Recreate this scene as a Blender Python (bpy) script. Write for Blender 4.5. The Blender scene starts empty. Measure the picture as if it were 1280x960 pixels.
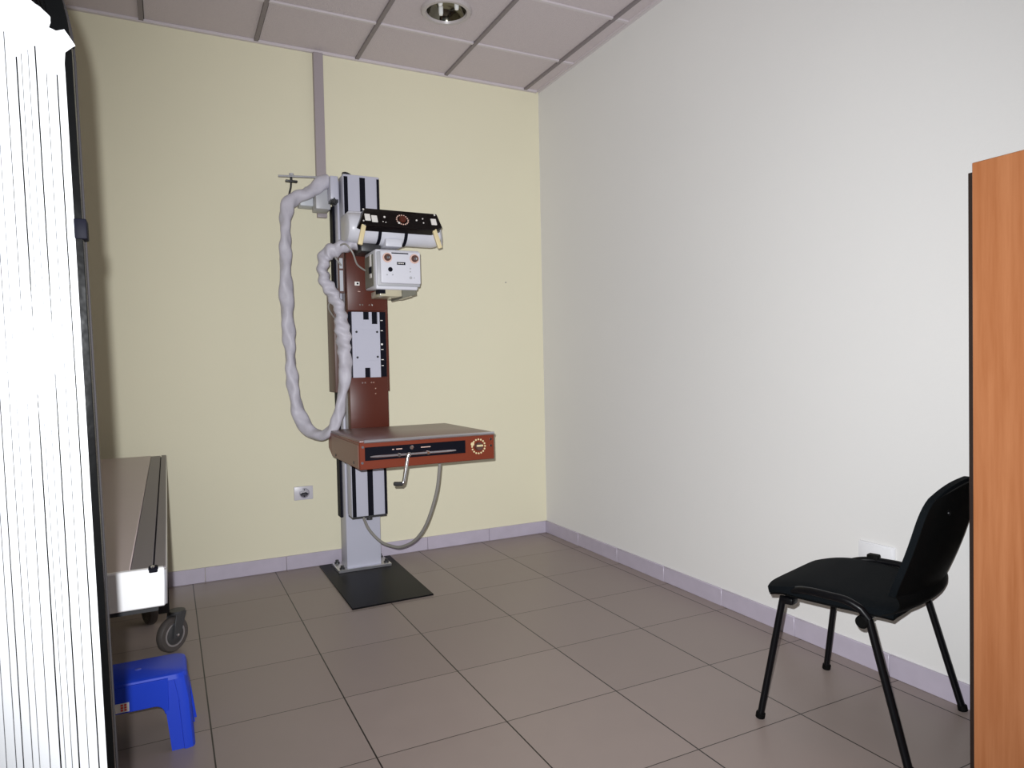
import bpy, bmesh, math, random
from mathutils import Vector, Matrix
random.seed(7)
sc = bpy.context.scene
COL = sc.collection
PI = math.pi

# ------------------------------------------------------------------ materials
def mat(name, col, rough=0.5, metal=0.0, spec=0.5, bump=0.0, bscale=40.0, var=0.0, vscale=4.0, coat=0.0):
    m = bpy.data.materials.new(name); m.use_nodes = True
    nt = m.node_tree; b = nt.nodes['Principled BSDF']
    b.inputs['Roughness'].default_value = rough
    b.inputs['Metallic'].default_value = metal
    b.inputs['Specular IOR Level'].default_value = spec
    b.inputs['Coat Weight'].default_value = coat
    tc = nt.nodes.new('ShaderNodeTexCoord')
    n = nt.nodes.new('ShaderNodeTexNoise'); n.inputs['Scale'].default_value = vscale; n.inputs['Detail'].default_value = 5
    nt.links.new(tc.outputs['Object'], n.inputs['Vector'])
    mx = nt.nodes.new('ShaderNodeMix'); mx.data_type = 'RGBA'
    mx.inputs[6].default_value = tuple(c * (1 - var) for c in col) + (1,)
    mx.inputs[7].default_value = tuple(min(1, c * (1 + var)) for c in col) + (1,)
    nt.links.new(n.outputs['Fac'], mx.inputs[0]); nt.links.new(mx.outputs[2], b.inputs['Base Color'])
    if bump:
        n2 = nt.nodes.new('ShaderNodeTexNoise'); n2.inputs['Scale'].default_value = bscale; n2.inputs['Detail'].default_value = 3
        nt.links.new(tc.outputs['Object'], n2.inputs['Vector'])
        bp = nt.nodes.new('ShaderNodeBump'); bp.inputs['Strength'].default_value = bump; bp.inputs['Distance'].default_value = 0.004
        nt.links.new(n2.outputs['Fac'], bp.inputs['Height']); nt.links.new(bp.outputs['Normal'], b.inputs['Normal'])
    return m

def floor_mat():
    m = bpy.data.materials.new('floor_tiles'); m.use_nodes = True
    nt = m.node_tree; N = nt.nodes; Lk = nt.links; b = N['Principled BSDF']
    tc = N.new('ShaderNodeTexCoord'); sep = N.new('ShaderNodeSeparateXYZ'); Lk.new(tc.outputs['Object'], sep.inputs[0])
    def M(op, a, c=None):
        n = N.new('ShaderNodeMath'); n.operation = op
        for i, v in enumerate((a, c)):
            if v is None: continue
            if hasattr(v, 'is_linked'): Lk.new(v, n.inputs[i])
            else: n.inputs[i].default_value = v
        return n.outputs[0]
    u = M('DIVIDE', M('ADD', sep.outputs[0], 2.351), .4545)
    v = M('DIVIDE', M('ADD', sep.outputs[1], 1.3738), .4463)
    fu = M('FRACT', u); fv = M('FRACT', v)
    du = M('MINIMUM', fu, M('SUBTRACT', 1.0, fu)); dv = M('MINIMUM', fv, M('SUBTRACT', 1.0, fv))
    gl = M('LESS_THAN', du, 0.0055); gv = M('LESS_THAN', dv, 0.0036)
    g = M('MAXIMUM', gl, gv)
    cmb = N.new('ShaderNodeCombineXYZ'); Lk.new(M('FLOOR', u), cmb.inputs[0]); Lk.new(M('FLOOR', v), cmb.inputs[1])
    wn = N.new('ShaderNodeTexWhiteNoise'); Lk.new(cmb.outputs[0], wn.inputs['Vector'])
    ns = N.new('ShaderNodeTexNoise'); ns.inputs['Scale'].default_value = 9; ns.inputs['Detail'].default_value = 6; Lk.new(tc.outputs['Object'], ns.inputs['Vector'])
    f = M('ADD', M('MULTIPLY', wn.outputs['Value'], .45), M('MULTIPLY', ns.outputs['Fac'], .5))
    mx = N.new('ShaderNodeMix'); mx.data_type = 'RGBA'; mx.inputs[6].default_value = (.265, .215, .195, 1); mx.inputs[7].default_value = (.325, .265, .242, 1); Lk.new(f, mx.inputs[0])
    m2 = N.new('ShaderNodeMix'); m2.data_type = 'RGBA'; m2.inputs[7].default_value = (.022, .016, .014, 1); Lk.new(mx.outputs[2], m2.inputs[6]); Lk.new(g, m2.inputs[0])
    Lk.new(m2.outputs[2], b.inputs['Base Color'])
    r = N.new('ShaderNodeMapRange'); r.inputs['To Min'].default_value = .3; r.inputs['To Max'].default_value = .44; Lk.new(ns.outputs['Fac'], r.inputs['Value'])
    Lk.new(r.outputs[0], b.inputs['Roughness']); b.inputs['Specular IOR Level'].default_value = .35
    bp = N.new('ShaderNodeBump'); bp.inputs['Strength'].default_value = .5; bp.inputs['Distance'].default_value = .002; bp.invert = True
    Lk.new(g, bp.inputs['Height']); Lk.new(bp.outputs['Normal'], b.inputs['Normal'])
    return m

def wood_mat(name, c1, c2):
    m = bpy.data.materials.new(name); m.use_nodes = True
    nt = m.node_tree; N = nt.nodes; Lk = nt.links; b = N['Principled BSDF']
    tc = N.new('ShaderNodeTexCoord'); mp = N.new('ShaderNodeMapping'); mp.inputs['Scale'].default_value = (14, 14, .9)
    Lk.new(tc.outputs['Object'], mp.inputs['Vector'])
    n = N.new('ShaderNodeTexNoise'); n.inputs['Scale'].default_value = 2.2; n.inputs['Detail'].default_value = 8; n.inputs['Distortion'].default_value = .4
    Lk.new(mp.outputs[0], n.inputs['Vector'])
    mp2 = N.new('ShaderNodeMapping'); mp2.inputs['Scale'].default_value = (120, 120, 6); Lk.new(tc.outputs['Object'], mp2.inputs['Vector'])
    n2 = N.new('ShaderNodeTexNoise'); n2.inputs['Scale'].default_value = 1.5; n2.inputs['Detail'].default_value = 4; Lk.new(mp2.outputs[0], n2.inputs['Vector'])
    r = N.new('ShaderNodeValToRGB'); r.color_ramp.elements[0].position = .32; r.color_ramp.elements[1].position = .68
    r.color_ramp.elements[0].color = c1 + (1,); r.color_ramp.elements[1].color = c2 + (1,)
    ad = N.new('ShaderNodeMath'); ad.operation = 'MULTIPLY_ADD'; ad.inputs[1].default_value = .25; Lk.new(n2.outputs['Fac'], ad.inputs[0])
    sb = N.new('ShaderNodeMath'); sb.operation = 'MULTIPLY'; sb.inputs[1].default_value = .78; Lk.new(n.outputs['Fac'], sb.inputs[0]); Lk.new(sb.outputs[0], ad.inputs[2])
    Lk.new(ad.outputs[0], r.inputs[0]); Lk.new(r.outputs[0], b.inputs['Base Color'])
    b.inputs['Roughness'].default_value = .42; b.inputs['Specular IOR Level'].default_value = .3
    return m

M_floor = floor_mat()
M_wall_back = mat('cream_wall_paint', (.72, .68, .515), .75, spec=.2, bump=.10, bscale=90, var=.025, vscale=1.5)
M_wall_right = mat('cool_lit_wall_paint', (.725, .715, .70), .75, spec=.2, bump=.10, bscale=90, var=.02, vscale=1.5)  # cream paint shifted pale: the cool light on this wall is in its colour
M_ceil = mat('ceiling_board', (.56, .50, .515), .9, spec=.1, bump=.5, bscale=160, var=.05, vscale=60)
M_tbar = mat('ceiling_bar_enamel', (.58, .53, .55), .5, var=.03)
M_tbar_mid = mat('dark_ceiling_bar', (.21, .18, .19), .5, var=.05)  # lengthwise bars, darker than the cross bars
M_tbar_dark = mat('ceiling_joint_shade_strip', (.08, .07, .07), .8)
M_base = mat('lilac_marble', (.46, .415, .495), .3, spec=.5, var=.10, vscale=14)
M_white = mat('white_enamel', (.66, .66, .72), .35, spec=.45, var=.02)
M_colw = mat('lilac_white_enamel', (.50, .50, .585), .35, spec=.4, var=.02)
M_grey = mat('grey_enamel', (.42, .42, .44), .4, var=.03)
M_greyblue = mat('pale_grey_box', (.52, .54, .58), .45, var=.03)
M_black = mat('black_slot', (.004, .004, .009), .6, spec=.1)
M_blackgloss = mat('black_gloss_panel', (.005, .003, .003), .2, spec=.25)
M_brown = mat('red_brown_enamel', (.095, .022, .013), .35, spec=.3, var=.06, vscale=8)
M_redbrown = mat('rust_red_enamel', (.195, .038, .018), .35, spec=.3, var=.06, vscale=8)
M_darkbrown = mat('dark_brown_enamel', (.10, .045, .035), .45, var=.05)
M_tabletop = mat('brown_table_laminate', (.20, .11, .105), .32, spec=.5, var=.08, vscale=10)
M_chrome = mat('chrome', (.82, .82, .84), .14, metal=1.0)
M_alu = mat('brushed_aluminium', (.70, .70, .74), .28, metal=.9, var=.05)
M_cream = mat('cream_plastic', (.74, .62, .36), .4, var=.03)
M_mark = mat('white_print', (.85, .82, .78), .5)
M_pinkprint = mat('pale_pink_print', (.75, .50, .42), .5)
M_olive = mat('olive_grey_enamel', (.17, .165, .13), .4, var=.05)
M_olive2 = mat('beige_filter_glass', (.52, .47, .34), .2, var=.04)
M_hose = mat('pale_wrapped_hose', (.50, .48, .535), .45, spec=.3, bump=.5, bscale=38, var=.10, vscale=22)
M_cable = mat('grey_cable', (.27, .255, .235), .45, var=.05)
M_duct = mat('mauve_duct_plastic', (.34, .295, .31), .5, var=.04)
M_mat = mat('black_rubber_mat', (.004, .004, .005), .4, spec=.1, var=.2)
M_couchtop = mat('beige_couch_panel', (.50, .415, .40), .35, spec=.4, var=.02)
M_couchgrey = mat('dark_grey_couch_panel', (.165, .145, .155), .45, var=.06, vscale=90)
M_couchwhite = mat('white_couch_panel', (.90, .90, .91), .35, var=.01)
M_darksteel = mat('dark_steel', (.03, .03, .032), .4, var=.1)
M_rubber = mat('grey_rubber', (.075, .065, .06), .55, var=.1)
M_hub = mat('dark_hub_plastic', (.05, .05, .052), .45)
M_blue = mat('blue_moulded_plastic', (.016, .060, .62), .42, spec=.3, var=.03)
M_red = mat('red_print', (.75, .05, .04), .5)
M_seat = mat('black_upholstery_fabric', (.004, .0055, .007), .8, spec=.08, bump=.3, bscale=300, var=.15, vscale=30)
M_frame = mat('black_tube_enamel', (.003, .003, .004), .35, spec=.2)
M_shell = mat('black_chair_plastic', (.003, .003, .003), .6, spec=.08, bump=.2, bscale=250)
M_wood = wood_mat('orange_beech_laminate', (.36, .125, .044), (.46, .185, .078))
M_wooddark = mat('dark_brown_edge', (.020, .010, .007), .5)
M_pleat = mat('white_pleat_lining', (.86, .87, .89), .7, spec=.1, var=.01)
M_vinyl = mat('black_shiny_vinyl', (.003, .003, .003), .2, spec=.3, bump=.3, bscale=25)
M_vinyledge = mat('painted_vinyl_highlight', (.035, .032, .033), .4, spec=.3)
M_outlet = mat('grey_white_plastic', (.56, .54, .58), .35)
M_outletdark = mat('grey_socket_plastic', (.36, .34, .39), .35)
M_outletwhite = mat('white_plastic', (.78, .78, .80), .35)
M_lightring = mat('pale_ring_enamel', (.46, .42, .42), .35)
M_reflector = mat('dark_mirror_reflector', (.16, .15, .12), .10, metal=1.0)
M_lamp = mat('white_lamp_glass', (.9, .9, .88), .1, spec=.8)
M_stain = mat('grey_scuff', (.30, .28, .27), .8)

# ------------------------------------------------------------------ mesh builder
class MB:
    def __init__(self): self.bm = bmesh.new(); self.mi = 0
    def _set(self, fs, smooth=False):
        for f in fs: f.material_index = self.mi; f.smooth = smooth
    def hexa(self, pts, bevel=0.0, seg=2):
        """8 points: bottom ring 0-3, top ring 4-7"""
        t = bmesh.new(); v = [t.verts.new(p) for p in pts]
        for q in ((3, 2, 1, 0), (4, 5, 6, 7), (0, 1, 5, 4), (1, 2, 6, 5), (2, 3, 7, 6), (3, 0, 4, 7)): t.faces.new([v[i] for i in q])
        bmesh.ops.recalc_face_normals(t, faces=t.faces)
        if bevel: bmesh.ops.bevel(t, geom=list(t.edges), offset=bevel, segments=seg, profile=.5, affect='EDGES')
        self._merge(t, smooth=False); return self
    def box(self, x0, x1, y0, y1, z0, z1, bevel=0.0, seg=2):
        return self.hexa([(x0, y0, z0), (x1, y0, z0), (x1, y1, z0), (x0, y1, z0), (x0, y0, z1), (x1, y0, z1), (x1, y1, z1), (x0, y1, z1)], bevel, seg)
    def prism(self, poly, a0, a1, axis='y', bevel=0.0, smooth=False, seg=2):
        def P(u, w, a): return {'y': (u, a, w), 'x': (a, u, w), 'z': (u, w, a)}[axis]
        t = bmesh.new()
        A = [t.verts.new(P(u, w, a0)) for u, w in poly]; B = [t.verts.new(P(u, w, a1)) for u, w in poly]
        n = len(poly); t.faces.new(A); t.faces.new(B[::-1])
        for i in range(n): t.faces.new((A[i], B[i], B[(i + 1) % n], A[(i + 1) % n]))
        bmesh.ops.recalc_face_normals(t, faces=t.faces)
        if bevel: bmesh.ops.bevel(t, geom=[e for e in t.edges], offset=bevel, segments=seg, profile=.5, affect='EDGES')
        self._merge(t, smooth); return self
    def tube(self, pts, r, n=12, closed=False, flat=None, cap=True, smooth=True):
        pts = [Vector(p) for p in pts]; k = len(pts)
        rs = r if isinstance(r, (list, tuple)) else [r] * k
        t = bmesh.new(); rings = []; up = None
        for i, p in enumerate(pts):
            if closed: d = pts[(i + 1) % k] - pts[i - 1]
            else: d = pts[min(i + 1, k - 1)] - pts[max(i - 1, 0)]
            d.normalize()
            if up is None:
                up = Vector((0, 0, 1)) if abs(d.z) < .9 else Vector((0, 1, 0))
            s = d.cross(up).normalized(); up = s.cross(d).normalized()
            a = rs[i]; bq = rs[i] if flat is None else rs[i] * flat
            rings.append([t.verts.new(p + s * (a * math.cos(2 * PI * j / n)) + up * (bq * math.sin(2 * PI * j / n))) for j in range(n)])
        for i in range(k if closed else k - 1):
            A, B = rings[i], rings[(i + 1) % k]
            for j in range(n): t.faces.new((A[j], A[(j + 1) % n], B[(j + 1) % n], B[j]))
        if cap and not closed: t.faces.new(rings[0][::-1]); t.faces.new(rings[-1])
        bmesh.ops.recalc_face_normals(t, faces=t.faces)
        self._merge(t, smooth); return self
    def lathe(self, prof, c, axis=(0, 0, 1), n=32, smooth=True, cap=True):
        """prof: list of (radius, height along axis)"""
        q = Vector((0, 0, 1)).rotation_difference(Vector(axis).normalized()); c = Vector(c)
        t = bmesh.new(); rings = []
        for r, h in prof:
            if r < 1e-6: rings.append([t.verts.new(c + q @ Vector((0, 0, h)))])
            else: rings.append([t.verts.new(c + q @ Vector((r * math.cos(2 * PI * j / n), r * math.sin(2 * PI * j / n), h))) for j in range(n)])
        for A, B in zip(rings, rings[1:]):
            for j in range(n):
                a0, a1 = A[j % len(A)], A[(j + 1) % len(A)]; b0, b1 = B[j % len(B)], B[(j + 1) % len(B)]
                f = [a0] + ([a1] if a1 is not a0 else []) + ([b1] if b1 is not b0 else []) + [b0]
                if len(f) > 2: t.faces.new(f)
        for R_ in (rings[0], rings[-1]):
            if cap and len(R_) > 2: t.faces.new(R_)
        bmesh.ops.recalc_face_normals(t, faces=t.faces)
        self._merge(t, smooth); return self
    def cyl(self, a, b_, r, n=24, bevel=0.0):
        a = Vector(a); b_ = Vector(b_); h = (b_ - a).length
        e = min(bevel, r * .5)
        pr = [(r, 0), (r, h)] if not e else [(r - e, 0), (r, e), (r, h - e), (r - e, h)]
        return self.lathe(pr, a, b_ - a, n, smooth=True)
    def grid(self, fn, nu, nv, thick=None, smooth=True):
        t = bmesh.new(); V = [[t.verts.new(fn(i / nu, j / nv)) for j in range(nv + 1)] for i in range(nu + 1)]
        for i in range(nu):
            for j in range(nv): t.faces.new((V[i][j], V[i + 1][j], V[i + 1][j + 1], V[i][j + 1]))
        bmesh.ops.recalc_face_normals(t, faces=t.faces)
        if thick: bmesh.ops.solidify(t, geom=list(t.faces), thickness=thick)
        self._merge(t, smooth); return self
    def _merge(self, t, smooth=False):
        me = bpy.data.meshes.new('t'); 
        for f in t.faces: f.material_index = self.mi; f.smooth = smooth
        t.to_mesh(me); t.free(); self.bm.from_mesh(me); bpy.data.meshes.remove(me)
    def mat(self, i): self.mi = i; return self
    def build(self, name, m, parent=None, world=True, label=None, sharp=True):
        me = bpy.data.meshes.new(name)
        off = Vector((0, 0, 0))
        if parent is not None and world:
            p = parent
            while p is not None: off += p.location; p = p.parent
        bmesh.ops.translate(self.bm, verts=self.bm.verts, vec=-off)
        self.bm.to_mesh(me); self.bm.free()
        for x in (m if isinstance(m, (list, tuple)) else [m]): me.materials.append(x)
        if sharp: me.set_sharp_from_angle(angle=math.radians(38))
        o = bpy.data.objects.new(name, me); COL.objects.link(o)
        if parent is not None: o.parent = parent
        if label: o['label'] = label
        return o

def tag(o, label, cat, group=None):
    o['label'] = label; o['category'] = cat
    if group: o['group'] = group
    return o
def thing(name, loc, label, cat, rot=(0, 0, 0), group=None):
    o = bpy.data.objects.new(name, None); COL.objects.link(o); o.location = loc; o.rotation_euler = rot
    o.empty_display_size = .1
    return tag(o, label, cat, group)
def struct(o): o['kind'] = 'structure'; return o

def smooth_path(pts, sub=6):
    P = [Vector(p) for p in pts]; out = []
    for i in range(len(P) - 1):
        p0, p1, p2, p3 = P[max(i - 1, 0)], P[i], P[i + 1], P[min(i + 2, len(P) - 1)]
        for s in range(sub):
            t = s / sub
            out.append(.5 * ((2 * p1) + (p2 - p0) * t + (2 * p0 - 5 * p1 + 4 * p2 - p3) * t * t + (3 * p1 - p0 - 3 * p2 + p3) * t ** 3))
    out.append(P[-1]); return out

# ------------------------------------------------------------------ room
H = 3.17; XL = -3.45; YR = -5.3
struct(MB().box(XL - .1, .12, YR, .12, -.1, 0).build('floor', M_floor))
struct(MB().box(XL - .1, .12, 0, .12, 0, H + .1).build('wall_back', M_wall_back))
struct(MB().box(0, .12, YR, 0, 0, H + .1).build('wall_right', M_wall_right))
struct(MB().box(XL - .12, XL, YR, 0, 0, H + .1).build('wall_left', M_wall_back))
# suspended ceiling: boards and exposed bars
cb = MB()
hx0, hx1, hy0, hy1 = -1.315, -.715, -1.103, -.503      # the tile that holds the downlight is cut round it
cb.box(XL, hx0, YR, 0, H + .012, H + .1).box(hx1, 0, YR, 0, H + .012, H + .1).box(hx0, hx1, YR, hy0, H + .012, H + .1).box(hx0, hx1, hy1, 0, H + .012, H + .1)
cb.box(hx0, hx1, hy0, hy1, H + .085, H + .1)
t = bmesh.new(); ci = []; sq = []
for k in range(40):
    a = 2 * PI * (k + .5) / 40; q = max(abs(math.cos(a)), abs(math.sin(a)))
    ci.append(t.verts.new((-1.01 + .112 * math.cos(a), -.79 + .112 * math.sin(a), H + .012)))
    sq.append(t.verts.new(((hx0 + hx1) / 2 + .302 * math.cos(a) / q, (hy0 + hy1) / 2 + .302 * math.sin(a) / q, H + .012)))
for k in range(40): t.faces.new((ci[k], sq[k], sq[(k + 1) % 40], ci[(k + 1) % 40]))
bmesh.ops.recalc_face_normals(t, faces=t.faces); cb._merge(t)
xs = [-1.9149 + .6 * i for i in range(-2, 4)]; ys = [-.5031 - .6 * j for j in range(0, 8)]
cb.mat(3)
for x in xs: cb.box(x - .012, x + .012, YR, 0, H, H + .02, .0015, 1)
cb.mat(1)
for y in ys: cb.box(XL, 0, y - .010, y + .010, H + .002, H + .02, .0015, 1)
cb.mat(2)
for x in xs: cb.box(x + .012, x + .0165, YR, 0, H + .010, H + .016)  # solid dark strip stands in for the shade in the joint beside each bar
struct(cb.build('ceiling', [M_ceil, M_tbar, M_tbar_dark, M_tbar_mid]))
struct(MB().box(XL, -.02, -.022, 0, H - .003, H + .02, .002, 1).build('trim_1', M_tbar))
struct(MB().box(-.022, 0, YR, -.022, H - .003, H + .02, .002, 1).build('trim_2', M_tbar))
# baseboards with butt joints
bb = MB(); x = -.012
while x > XL:
    x1 = max(x - .4545, XL); bb.box(x1 + .0008, x - .0008, -.012, 0, 0, .086, .002, 1); x = x1
struct(bb.build('baseboard_back', M_base))
bb = MB(); y = 0.0
while y > YR:
    y1 = max(y - .4463, YR); bb.box(-.012, 0, y1 + .0008, y - .0008, 0, .086, .002, 1); y = y1
struct(bb.build('baseboard_right', M_base))

# ------------------------------------------------------------------ ceiling light
cl = thing('ceiling_light', (-1.01, -.79, H), 'round recessed ceiling downlight with a dark mirrored bowl', 'light')
c = (-1.01, -.79, H + .012)
MB().lathe([(.108, -.004), (.114, -.016), (.132, -.017), (.140, -.010), (.142, 0), (.108, 0), (.108, -.004)], c, n=48, cap=False).build('trim_ring', M_lightring, cl)
MB().lathe([(.108, -.006), (.100, .010), (.085, .030), (.062, .044), (.0, .050)], (c[0], c[1], H + .014), n=48, cap=False).build('reflector', M_reflector, cl)
for a in (100, 215, 325):
    dx, dy = .058 * math.cos(math.radians(a)), .058 * math.sin(math.radians(a))
    MB().lathe([(0, -.028), (.010, -.026), (.013, -.016), (.013, .02), (0, .02)], (c[0] + dx, c[1] + dy, H + .038), n=16).build('lamp_bulb', M_lamp, cl)

# ------------------------------------------------------------------ wall services
du = MB().box(-1.588, -1.529, -.034, 0, 2.16, H - .004, .003)
du.box(-1.586, -1.531, -.0355, -.033, 2.17, H - .01)
tag(du.build('cable_duct', M_duct), 'mauve grey cable duct running up the back wall to the ceiling', 'cable duct')

def outlet(x, z, label, mm, md, right=False):
    if not right:
        o = thing('wall_outlet', (x, 0, z), label, 'outlet')
        MB().box(x - .057, x + .057, -.012, 0, z - .042, z + .042, .004).build('cover_plate', mm, o)
        s = MB().lathe([(.031, 0), (.031, .006), (.027, .007), (.024, -.002), (0, -.002)], (x + .004, -.012, z), (0, -1, 0), 28)
        s.build('socket', md, o)
        h = MB()
        for dx in (-.010, .010): h.cyl((x + .004 + dx, -.0125, z), (x + .004 + dx, -.0148, z), .003, 10)
        h.box(x + .002, x + .006, -.0175, -.013, z + .016, z + .024); h.box(x + .002, x + .006, -.0175, -.013, z - .024, z - .016)
        h.build('socket_hole', M_black, o)
        return o
outlet(-1.717, .463, 'grey socket outlet low on the back wall left of the column', M_outlet, M_outletdark)
o = thing('wall_plate', (0, -2.615, .462), 'white wall plate on the right wall behind the black chair', 'wall plate')
MB().box(-.010, 0, -2.70, -2.548, .420, .500, .003).build('cover_plate', M_outletwhite, o)
MB().box(-.0125, -.009, -2.692, -2.556, .427, .493, .002).build('blank_insert', M_outletwhite, o)

# ------------------------------------------------------------------ floor mat
tag(MB().prism([(-1.640, -.035), (-1.646, -.910), (-1.206, -.900), (-1.190, -.035)], 0, .008, 'z', .002, seg=1).build('floor_mat', M_mat),
    'black rubber mat on the floor under the x-ray column', 'mat')

# ------------------------------------------------------------------ x-ray machine
X = thing('xray_machine', (-1.41, -.2, .008), 'white and red-brown upright x-ray machine with tube head and table', 'x-ray machine')
# base plate
bp_ = MB().box(-1.572, -1.250, -.275, -.075, .008, .026, .002, 1).build('base_plate', M_alu, X)
for px, py in ((-1.545, -.245), (-1.545, -.105), (-1.272, -.235), (-1.272, -.105)):
    MB().cyl((px, py, .026), (px, py, .032), .016, 16).cyl((px, py, .032), (px, py, .046), .010, 6).build('bolt', M_darksteel, bp_)
# column
column = MB().box(-1.516, -1.306, -.250, -.100, .024, 2.335, .006).build('column', M_colw, X)
MB().box(-1.530, -1.514, -.178, -.100, .32, 2.20).build('belt_slot', M_black, column)
MB().box(-1.308, -1.296, -.178, -.100, .32, 2.20).build('belt_slot', M_black, column)
# front guide rail with three dark slots
gx0, gx1, gy = -1.505, -1.291, -.360
guide = MB().box(gx0, gx1, gy, -.249, .350, 2.350, .005).build('guide_rail', M_colw, X)
for a, b_ in ((-1.500, -1.478), (-1.408, -1.376), (-1.307, -1.293)):
    MB().box(a, b_, gy - .003, gy + .002, .352, 2.336).build('guide_slot', M_black, guide)
MB().box(gx0 + .004, gx1 - .004, gy + .006, -.254, .338, .351).build('bottom_plate', M_darksteel, guide)
MB().cyl((-1.395, -.33, .322), (-1.395, -.33, .345), .018, 16).build('pulley', M_darksteel, guide)
MB().tube(smooth_path([(-1.50, -.345, 2.345), (-1.495, -.33, 2.362), (-1.47, -.32, 2.366), (-1.44, -.315, 2.352)], 4), .006, 8).build('belt_loop', M_darksteel, guide)
# hanger: rail, hook
rail = MB().tube([(-1.838, -.2, 2.343), (-1.70, -.2, 2.352), (-1.535, -.2, 2.362)], .010, 10, flat=.6)
rail.lathe([(.013, 0), (.013, .012), (0, .012)], (-1.765, -.2, 2.352), (0, 0, 1), 12)
rail = rail.build('hose_rail', M_grey, X, label='thin grey rail sticking out left at the top')
MB().box(-1.800, -1.733, -.215, -.185, 2.314, 2.324, .003).tube([(-1.767, -.2, 2.318), (-1.772, -.205, 2.280), (-1.784, -.218, 2.238)], .005, 8).tube([(-1.767, -.2, 2.345), (-1.767, -.2, 2.318)], .007, 8).build('hook', M_darksteel, rail)
MB().box(-1.634, -1.549, -.225, -.10, 2.168, 2.352, .004).build('junction_box', M_grey, X, label='grey steel junction box beside the column top')
MB().box(-1.708, -1.616, -.135, -.036, 2.200, 2.276, .004).build('junction_box', M_greyblue, X, label='pale blue-grey box behind the hose')
MB().box(-1.566, -1.520, -.31, -.20, 2.212, 2.346, .004).build('bracket_cover', M_colw, X)
MB().box(-1.562, -1.518, -.29, -.22, 2.198, 2.214).cyl((-1.545, -.3, 2.19), (-1.545, -.3, 2.22), .011, 10).build('clamp', M_darksteel, X)
# carriage (red-brown) that wraps round the column
car = MB().box(gx0 - .006, gx1 + .006, -.420, -.352, 1.556, 1.960, .004)
car.box(gx0 - .006, gx1 + .006, -.420, -.352, .800, 1.170, .004)
car.box(gx0 - .006, gx1 + .006, -.402, -.352, 1.165, 1.560, .001, 1)
car = car.build('carriage', M_brown, X, label='red-brown carriage on the column front')
MB().box(-1.556, -1.518, -.255, -.07, 1.083, 1.700, .004).build('side_cover', M_darkbrown, car)
MB().box(-1.304, -1.240, -.30, -.07, 1.083, 1.900, .004).build('side_cover', M_brown, car)
MB().box(gx0 - .003, gx1 + .004, -.4045, -.400, 1.172, 1.552).build('recess', M_black, car)
t_ = MB()
for z in (1.50, 1.44, 1.33, 1.27, 1.235): MB().box(-1.318, -1.304, -.4062, -.404, z, z + .004).build('scale_mark', M_mark, car)
MB().cyl((-1.313, -.4045, 1.362), (-1.313, -.410, 1.362), .006, 12).build('scale_lamp', M_mark, car)
# white slotted plate
pl = MB()
def cellplate():
    x0, x1, z0, z1 = -1.489, -1.326, 1.170, 1.549
    rects = [(x0, x1, 1.226, 1.480), (x0, -1.422, 1.480, z1), (-1.422, -1.389, 1.480, 1.505), (-1.389, -1.372, 1.480, z1), (-1.339, x1, 1.480, z1), (x0, -1.419, z0, 1.226), (-1.388, x1, z0, 1.226)]
    for a, b__, c_, d in rects: pl.box(a, b__, -.418, -.404, c_, d)
    pl.box(-1.473, -1.336, -.4192, -.4175, 1.268, 1.45, .0005, 1)
cellplate(); plate = pl.build('slotted_plate', M_colw, car, label='white slotted metal plate')
for sx, sz in ((-1.464, 1.434), (-1.343, 1.434), (-1.462, 1.287), (-1.343, 1.289)):
    MB().lathe([(.0065, 0), (.0065, .002), (.004, .004), (0, .004)], (sx, -.4192, sz), (0, -1, 0), 12).build('screw', M_darksteel, car)
t_ = MB()
for z, xs_ in ((1.590, (-1.440, -1.425, -1.385, -1.37)), (1.140, (-1.437, -1.422, -1.385, -1.372)), (1.105, (-1.362,)), (1.075, (-1.362,))):
    for xx in xs_: MB().cyl((xx, -.4195, z), (xx, -.424, z), .0045, 10).build('rivet', M_chrome, car)
t_ = MB()
for xx, zz in ((-1.35, 1.628), (-1.45, 1.665)): MB().box(xx, xx + .014, -.4212, -.4195, zz, zz + .003).build('print_mark', M_pinkprint, car)
tagp = MB().box(-1.468, -1.440, -.426, -.419, 1.700, 1.722, .001, 1).build('socket_plate', M_mark, car, label='small white socket plate')
MB().cyl((-1.452, -.4255, 1.711), (-1.452, -.428, 1.711), .006, 12).build('socket_hole', M_black, car)
# dark link panels on the left of the carriage
MB().box(-1.548, -1.514, -.375, -.36, 1.66, 1.90).build('side_rib', M_darkbrown, car)
MB().box(-1.542, -1.522, -.379, -.374, 1.80, 1.86, .001, 1).box(-1.542, -1.522, -.379, -.374, 1.67, 1.79, .001, 1).build('rib_plate', M_greyblue, car)
# arm from the carriage to the tube
MB().box(-1.525, -1.285, -.53, -.355, 1.925, 2.105, .02, 3).build('arm', M_white, X)
MB().box(-1.47, -1.36, -.60, -.41, 1.868, 1.925, .006).build('arm_bracket', M_darksteel, X)
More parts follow.
